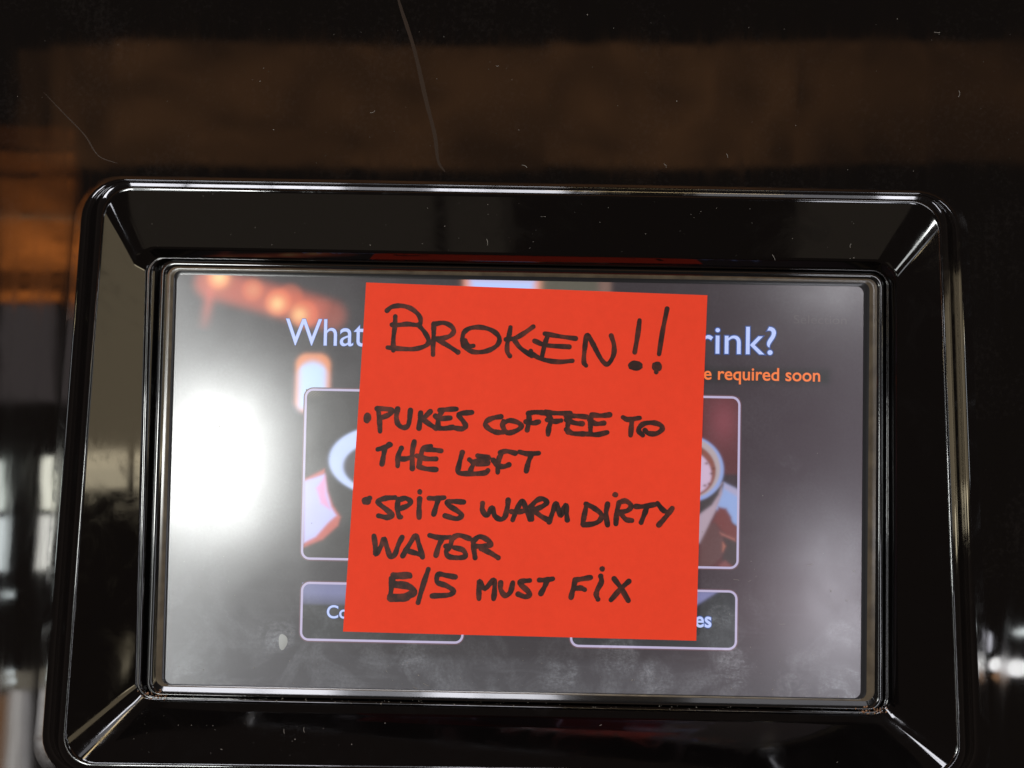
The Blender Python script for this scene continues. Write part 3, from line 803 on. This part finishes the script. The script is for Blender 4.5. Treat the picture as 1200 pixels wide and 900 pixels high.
STROKES = {
 'BROKEN!!': [
  ((0.066,0.0802),(0.0803,0.0684),(0.1064,0.0644),(0.133,0.0702),(0.1544,0.0845),(0.1646,0.0991),(0.1654,0.1134),(0.1564,0.119),(0.1282,0.1174),(0.1021,0.1209),(0.0834,0.1209)),
  ((0.0913,0.0962),(0.0918,0.1243),(0.0895,0.1619),(0.0915,0.1955)),
  ((0.162,0.1199),(0.18,0.1399),(0.1912,0.1583),(0.1919,0.1714),(0.1805,0.1811),(0.1511,0.1897),(0.1137,0.1903),(0.0742,0.1879)),
  ((0.2048,0.1134),(0.2066,0.1464),(0.2062,0.1727),(0.208,0.2045)),
  ((0.2049,0.1153),(0.2327,0.1098),(0.2556,0.1184),(0.2647,0.1331),(0.2553,0.1466),(0.2352,0.1548),(0.2091,0.1569)),
  ((0.2167,0.1592),(0.2475,0.175),(0.2804,0.1945)),
  ((0.3242,0.1741),(0.3093,0.1766),(0.2959,0.1695),(0.2913,0.1547),(0.2948,0.1357),(0.3121,0.1227),(0.3418,0.119),(0.3721,0.1254),(0.3934,0.1397),(0.3992,0.1564),(0.3896,0.1737),(0.3642,0.1877),(0.3345,0.1926),(0.3118,0.1877),(0.2962,0.1751),(0.2911,0.1641)),
  ((0.2991,0.16),(0.3073,0.1729)),
  ((0.4296,0.1158),(0.427,0.1385),(0.4228,0.165),(0.4239,0.1875),(0.4321,0.2004)),
  ((0.4184,0.152),(0.4443,0.1473),(0.4697,0.132),(0.496,0.1115)),
  ((0.4427,0.153),(0.4607,0.1749),(0.4877,0.1927),(0.4955,0.1981)),
  ((0.5308,0.131),(0.5722,0.137),(0.621,0.142)),
  ((0.5403,0.1344),(0.5323,0.161),(0.5249,0.2027)),
  ((0.502,0.1535),(0.5362,0.1647),(0.6035,0.1671)),
  ((0.4922,0.1832),(0.4983,0.1924),(0.527,0.2064),(0.5721,0.2123),(0.6148,0.2078)),
  ((0.6553,0.2206),(0.6484,0.2096),(0.6487,0.1757),(0.6541,0.1302),(0.6701,0.1523),(0.6984,0.2003),(0.7176,0.2139),(0.7333,0.1877),(0.7338,0.1575),(0.7244,0.1296)),
  ((0.8052,0.0812),(0.8015,0.1249),(0.7951,0.1761)),
  ('dot',0.7986,0.2156,0.0223,0.0149),
  ((0.884,0.0442),(0.8737,0.1109),(0.8661,0.1792)),
  ('dot',0.8612,0.216,0.0156,0.0149),
  ((0.8604,0.2228),(0.86,0.2322)),
 ],
 'PUKES COFFEE TO': [
  ('dot',0.0278,0.3946,0.0119,0.0153),
  ((0.0578,0.3677),(0.0635,0.399),(0.0674,0.4322)),
  ((0.0547,0.3667),(0.0808,0.3669),(0.0997,0.3718),(0.0893,0.3833),(0.0676,0.3933)),
  ((0.1143,0.3658),(0.112,0.39),(0.1189,0.4102),(0.1343,0.4189),(0.1485,0.4092),(0.1517,0.3683)),
  ((0.1818,0.3747),(0.1812,0.3951),(0.1796,0.4193)),
  ((0.2095,0.37),(0.192,0.3892),(0.183,0.3951)),
  ((0.1865,0.3912),(0.2098,0.4072),(0.229,0.4177)),
  ((0.2371,0.3654),(0.263,0.3619),(0.2852,0.3601)),
  ((0.2445,0.3651),(0.2348,0.3896),(0.2343,0.4138)),
  ((0.2251,0.3825),(0.2366,0.3896),(0.2681,0.3867)),
  ((0.2289,0.4158),(0.2513,0.4177),(0.277,0.4135)),
  ((0.3303,0.3686),(0.2989,0.3726),(0.2937,0.3795),(0.3077,0.3965),(0.3147,0.41),(0.3032,0.4171),(0.2771,0.4142)),
  ((0.4151,0.378),(0.393,0.3825),(0.375,0.3924),(0.3727,0.4055),(0.3913,0.4198),(0.4101,0.424),(0.4248,0.4224)),
  ((0.4232,0.3908),(0.4221,0.4057),(0.436,0.4239),(0.4617,0.4174),(0.4759,0.4039),(0.4642,0.3932),(0.4416,0.3883),(0.4252,0.3945)),
  ((0.4944,0.3661),(0.4972,0.3846),(0.4931,0.4145)),
  ((0.4944,0.3661),(0.5146,0.3617),(0.5482,0.3635)),
  ((0.4882,0.3905),(0.5088,0.3935),(0.5253,0.3893)),
  ((0.5442,0.3588),(0.5602,0.3825),(0.5557,0.405),(0.5541,0.4255)),
  ((0.5443,0.3607),(0.5704,0.3624),(0.615,0.362)),
  ((0.5491,0.3829),(0.5716,0.3866),(0.59,0.3834)),
  ((0.6151,0.3639),(0.6121,0.3808),(0.6095,0.4032),(0.6119,0.4162)),
  ((0.6042,0.3698),(0.6376,0.3687),(0.6637,0.3705)),
  ((0.6047,0.381),(0.6311,0.3895),(0.6516,0.3906)),
  ((0.606,0.4089),(0.625,0.4195),(0.6584,0.4202)),
  ((0.6765,0.3674),(0.6758,0.3936),(0.6769,0.4196)),
  ((0.6782,0.3636),(0.7043,0.3654),(0.7301,0.3619)),
  ((0.6715,0.3788),(0.6905,0.3893),(0.7145,0.3867)),
  ((0.6658,0.42),(0.6955,0.4209),(0.7249,0.4136)),
  ((0.7688,0.368),(0.7838,0.3739),(0.817,0.3683)),
  ((0.795,0.3746),(0.794,0.3971),(0.7931,0.4195)),
  ((0.834,0.404),(0.8447,0.4122),(0.8669,0.4122),(0.8831,0.3997),(0.8789,0.3875),(0.8583,0.3811),(0.8325,0.3838),(0.8181,0.3955),(0.8167,0.4075),(0.8282,0.4183)),
 ],
 'THE LEFT': [
  ((0.0641,0.4841),(0.0841,0.4779),(0.1003,0.47)),
  ('dot',0.0965,0.469,0.0097,0.0082),
  ((0.0842,0.4797),(0.0819,0.5019),(0.079,0.5259)),
  ((0.1323,0.4782),(0.1245,0.5006),(0.1245,0.53)),
  ((0.1683,0.4585),(0.1645,0.4882),(0.1674,0.536)),
  ((0.1231,0.5087),(0.1435,0.5092),(0.1636,0.5037)),
  ((0.2172,0.4699),(0.1954,0.478),(0.1894,0.5022),(0.1856,0.5299)),
  ((0.1955,0.4798),(0.2178,0.4799),(0.2476,0.4826)),
  ((0.1781,0.4989),(0.2045,0.5065),(0.2341,0.5063)),
  ((0.1856,0.5299),(0.2062,0.5355),(0.2359,0.5368)),
  ((0.3089,0.4854),(0.3016,0.5207),(0.301,0.5429),(0.3252,0.5458),(0.3548,0.5449),(0.3804,0.5411),(0.3856,0.5347)),
  ((0.3304,0.5051),(0.3438,0.5139),(0.3527,0.508)),
  ((0.3538,0.4932),(0.3874,0.4977),(0.3562,0.5042),(0.3861,0.5088),(0.3495,0.5163),(0.3846,0.5152)),
  ((0.3473,0.5101),(0.3373,0.5307),(0.3355,0.5436)),
  ((0.4241,0.4799),(0.4143,0.5061),(0.4142,0.5393)),
  ((0.4186,0.4819),(0.4369,0.4776),(0.4613,0.4824)),
  ((0.3995,0.5047),(0.4113,0.5191),(0.43,0.5222),(0.4456,0.5162)),
  ((0.474,0.4783),(0.4983,0.483),(0.5297,0.4802)),
  ((0.5094,0.4827),(0.5014,0.507),(0.4963,0.533)),
 ],
 'SPITS WARM DIRTY': [
  ('dot',0.0413,0.6325,0.0142,0.0119),
  ((0.036,0.6359),(0.05,0.6246)),
  ((0.1228,0.6205),(0.0971,0.6231),(0.0755,0.6311),(0.0798,0.6408),(0.1031,0.6576),(0.1187,0.671),(0.1044,0.6776),(0.0783,0.6736)),
  ((0.1322,0.6239),(0.1313,0.6495),(0.1371,0.6719),(0.1429,0.6754)),
  ((0.1325,0.6275),(0.1524,0.6215),(0.1677,0.6301),(0.161,0.642),(0.1359,0.653)),
  ((0.1937,0.622),(0.1938,0.6476),(0.1955,0.6749)),
  ('dot',0.1929,0.6019,0.0074,0.0082),
  ((0.2205,0.6194),(0.2408,0.6195),(0.2646,0.6162)),
  ((0.2481,0.6185),(0.2422,0.6425),(0.2369,0.6645)),
  ((0.3206,0.6273),(0.2928,0.6263),(0.2745,0.6287),(0.2788,0.6385),(0.3017,0.6516),(0.3172,0.665),(0.303,0.6753),(0.2695,0.6679)),
  ((0.3753,0.6293),(0.3764,0.6494),(0.3901,0.6636),(0.4036,0.6413),(0.4122,0.6637),(0.4292,0.6734),(0.4417,0.665),(0.4475,0.6363),(0.4484,0.6179)),
  ((0.4642,0.6742),(0.4755,0.6427),(0.489,0.6185),(0.5012,0.642),(0.5137,0.6708)),
  ((0.4593,0.6505),(0.4796,0.6507),(0.4978,0.6465)),
  ((0.5174,0.6341),(0.5192,0.6707)),
  ((0.5137,0.6342),(0.5313,0.6161),(0.5476,0.6112),(0.5599,0.6211),(0.5486,0.6321),(0.527,0.643)),
  ((0.5273,0.6485),(0.5463,0.6618),(0.5689,0.6728)),
  ((0.5691,0.6765),(0.5787,0.6469),(0.5868,0.6229),(0.5951,0.6428),(0.6013,0.658),(0.6085,0.6387),(0.6154,0.6275),(0.6175,0.6494),(0.6209,0.6695)),
  ((0.675,0.622),(0.6696,0.6515),(0.6654,0.6809)),
  ((0.6721,0.6221),(0.6946,0.6324),(0.7174,0.6501),(0.7144,0.6677),(0.6965,0.6782),(0.6673,0.6827)),
  ((0.7346,0.6202),(0.7313,0.6496),(0.737,0.6806)),
  ('dot',0.7556,0.593,0.0089,0.0082),
  ((0.7675,0.6155),(0.762,0.645),(0.7607,0.6762)),
  ((0.7657,0.6155),(0.7857,0.6101),(0.802,0.6225),(0.7941,0.6367),(0.7686,0.6437)),
  ((0.7723,0.6447),(0.7884,0.6626),(0.8062,0.6657)),
  ((0.8157,0.625),(0.8377,0.6243),(0.8706,0.6178)),
  ((0.8487,0.624),(0.8414,0.6463),(0.8328,0.6704)),
  ((0.8778,0.6139),(0.8931,0.6318),(0.9062,0.6388)),
  ((0.9205,0.6273),(0.9065,0.648),(0.8836,0.6762)),
 ],
 'WATER': [
  ((0.0693,0.7312),(0.0747,0.7564),(0.0782,0.7816),(0.0914,0.7595),(0.0992,0.7394),(0.1102,0.7662),(0.1208,0.7883),(0.1331,0.78),(0.1406,0.7545),(0.1502,0.7325)),
  ((0.1554,0.7848),(0.1718,0.7536),(0.1885,0.7278),(0.2003,0.7528),(0.2123,0.7867)),
  ((0.1617,0.7683),(0.1841,0.7742),(0.2064,0.7797)),
  ((0.2287,0.7248),(0.2548,0.7302),(0.2877,0.7285)),
  ((0.2658,0.731),(0.2562,0.7548),(0.2504,0.7803)),
  ((0.3429,0.7305),(0.3131,0.7223),(0.2952,0.7319),(0.2892,0.7538),(0.279,0.7686),(0.2872,0.7828),(0.3167,0.7856),(0.3347,0.7797),(0.3264,0.7636),(0.3004,0.7571)),
  ((0.2764,0.7542),(0.2874,0.7539)),
  ((0.3541,0.7338),(0.3573,0.7591),(0.3624,0.7843)),
  ((0.3543,0.7374),(0.3719,0.7242),(0.3944,0.7326),(0.4061,0.7461),(0.3807,0.7512),(0.3588,0.7518)),
  ((0.3775,0.7585),(0.4037,0.7686),(0.4282,0.7824)),
 ],
 '5/5 MUST FIX': [
  ((0.1315,0.8394),(0.1552,0.8376),(0.1789,0.837)),
  ((0.1327,0.8411),(0.1323,0.868)),
  ((0.1319,0.8448),(0.1555,0.8427),(0.1803,0.8413)),
  ((0.1266,0.8485),(0.1289,0.8717),(0.1273,0.9021)),
  ((0.1282,0.8992),(0.1699,0.8956),(0.1902,0.8825),(0.1848,0.8727),(0.1643,0.8654),(0.1369,0.8654)),
  ((0.1245,0.8986),(0.1287,0.9063),(0.156,0.9067),(0.1776,0.9025)),
  ((0.1316,0.868),(0.1609,0.8697),(0.185,0.8755),(0.1941,0.8867),(0.1738,0.9001),(0.1286,0.9049)),
  ((0.1367,0.8625),(0.1697,0.8652),(0.1945,0.8806),(0.1863,0.8951),(0.1336,0.8991)),
  ((0.2309,0.8204),(0.219,0.8638),(0.2075,0.9142)),
  ((0.3088,0.8398),(0.283,0.8362),(0.2602,0.834),(0.2586,0.8556),(0.2847,0.8649),(0.3056,0.8787),(0.2935,0.8904),(0.2464,0.8946)),
  ((0.3797,0.8988),(0.3783,0.8738),(0.3788,0.8505),(0.3945,0.8705),(0.4187,0.8458),(0.4227,0.8726),(0.4215,0.8977)),
  ((0.4392,0.8524),(0.4402,0.8721),(0.4538,0.8879),(0.4678,0.8778),(0.4738,0.8514)),
  ((0.5215,0.844),(0.4979,0.8472),(0.4946,0.8544),(0.5174,0.8736),(0.5234,0.8834),(0.5109,0.8899),(0.4906,0.8833)),
  ((0.5487,0.8421),(0.567,0.8416),(0.5868,0.8375)),
  ((0.5707,0.8433),(0.5642,0.8615),(0.5549,0.8797)),
  ((0.6509,0.8411),(0.6463,0.8628),(0.6412,0.8881)),
  ((0.6508,0.8393),(0.6725,0.8351),(0.6942,0.8309)),
  ((0.6464,0.8646),(0.6663,0.8612),(0.6792,0.8655)),
  ((0.7232,0.8264),(0.7257,0.8426),(0.7156,0.8645),(0.7125,0.879),(0.7178,0.8914)),
  ('dot',0.7268,0.8057,0.0078,0.0082),
  ((0.7617,0.8326),(0.7828,0.859),(0.804,0.8926)),
  ((0.8039,0.8386),(0.7828,0.859),(0.7549,0.8922)),
 ],
}
SIDE = 76.0
for line, items in STROKES.items():
    verts, faces = [], []
    lift = 0.03
    wid = 1.08 if line == 'BROKEN!!' else 1.14
    for it in items:
        lift += 0.0006
        if it[0] == 'dot':
            blob(it[1] * SIDE, it[2] * SIDE, it[3] * SIDE, it[4] * SIDE, verts, faces, lift, rng)
        else:
            path = catmull([(s * SIDE, t * SIDE) for s, t in it], 7)
            ribbon(path, wid, verts, faces, lift, rng)
    ww = [note_at(v[0] / SIDE, v[1] / SIDE, v[2]) for v in verts]
    ff = []
    for f_ in faces:
        a, b_, c = ww[f_[0]], ww[f_[1]], ww[f_[2]]
        ff.append(f_ if (b_ - a).cross(c - a).y < 0 else tuple(reversed(f_)))
    ob = link('handwriting', ww, ff, M_ink, note)
    ob['label'] = 'handwritten marker line reading ' + line
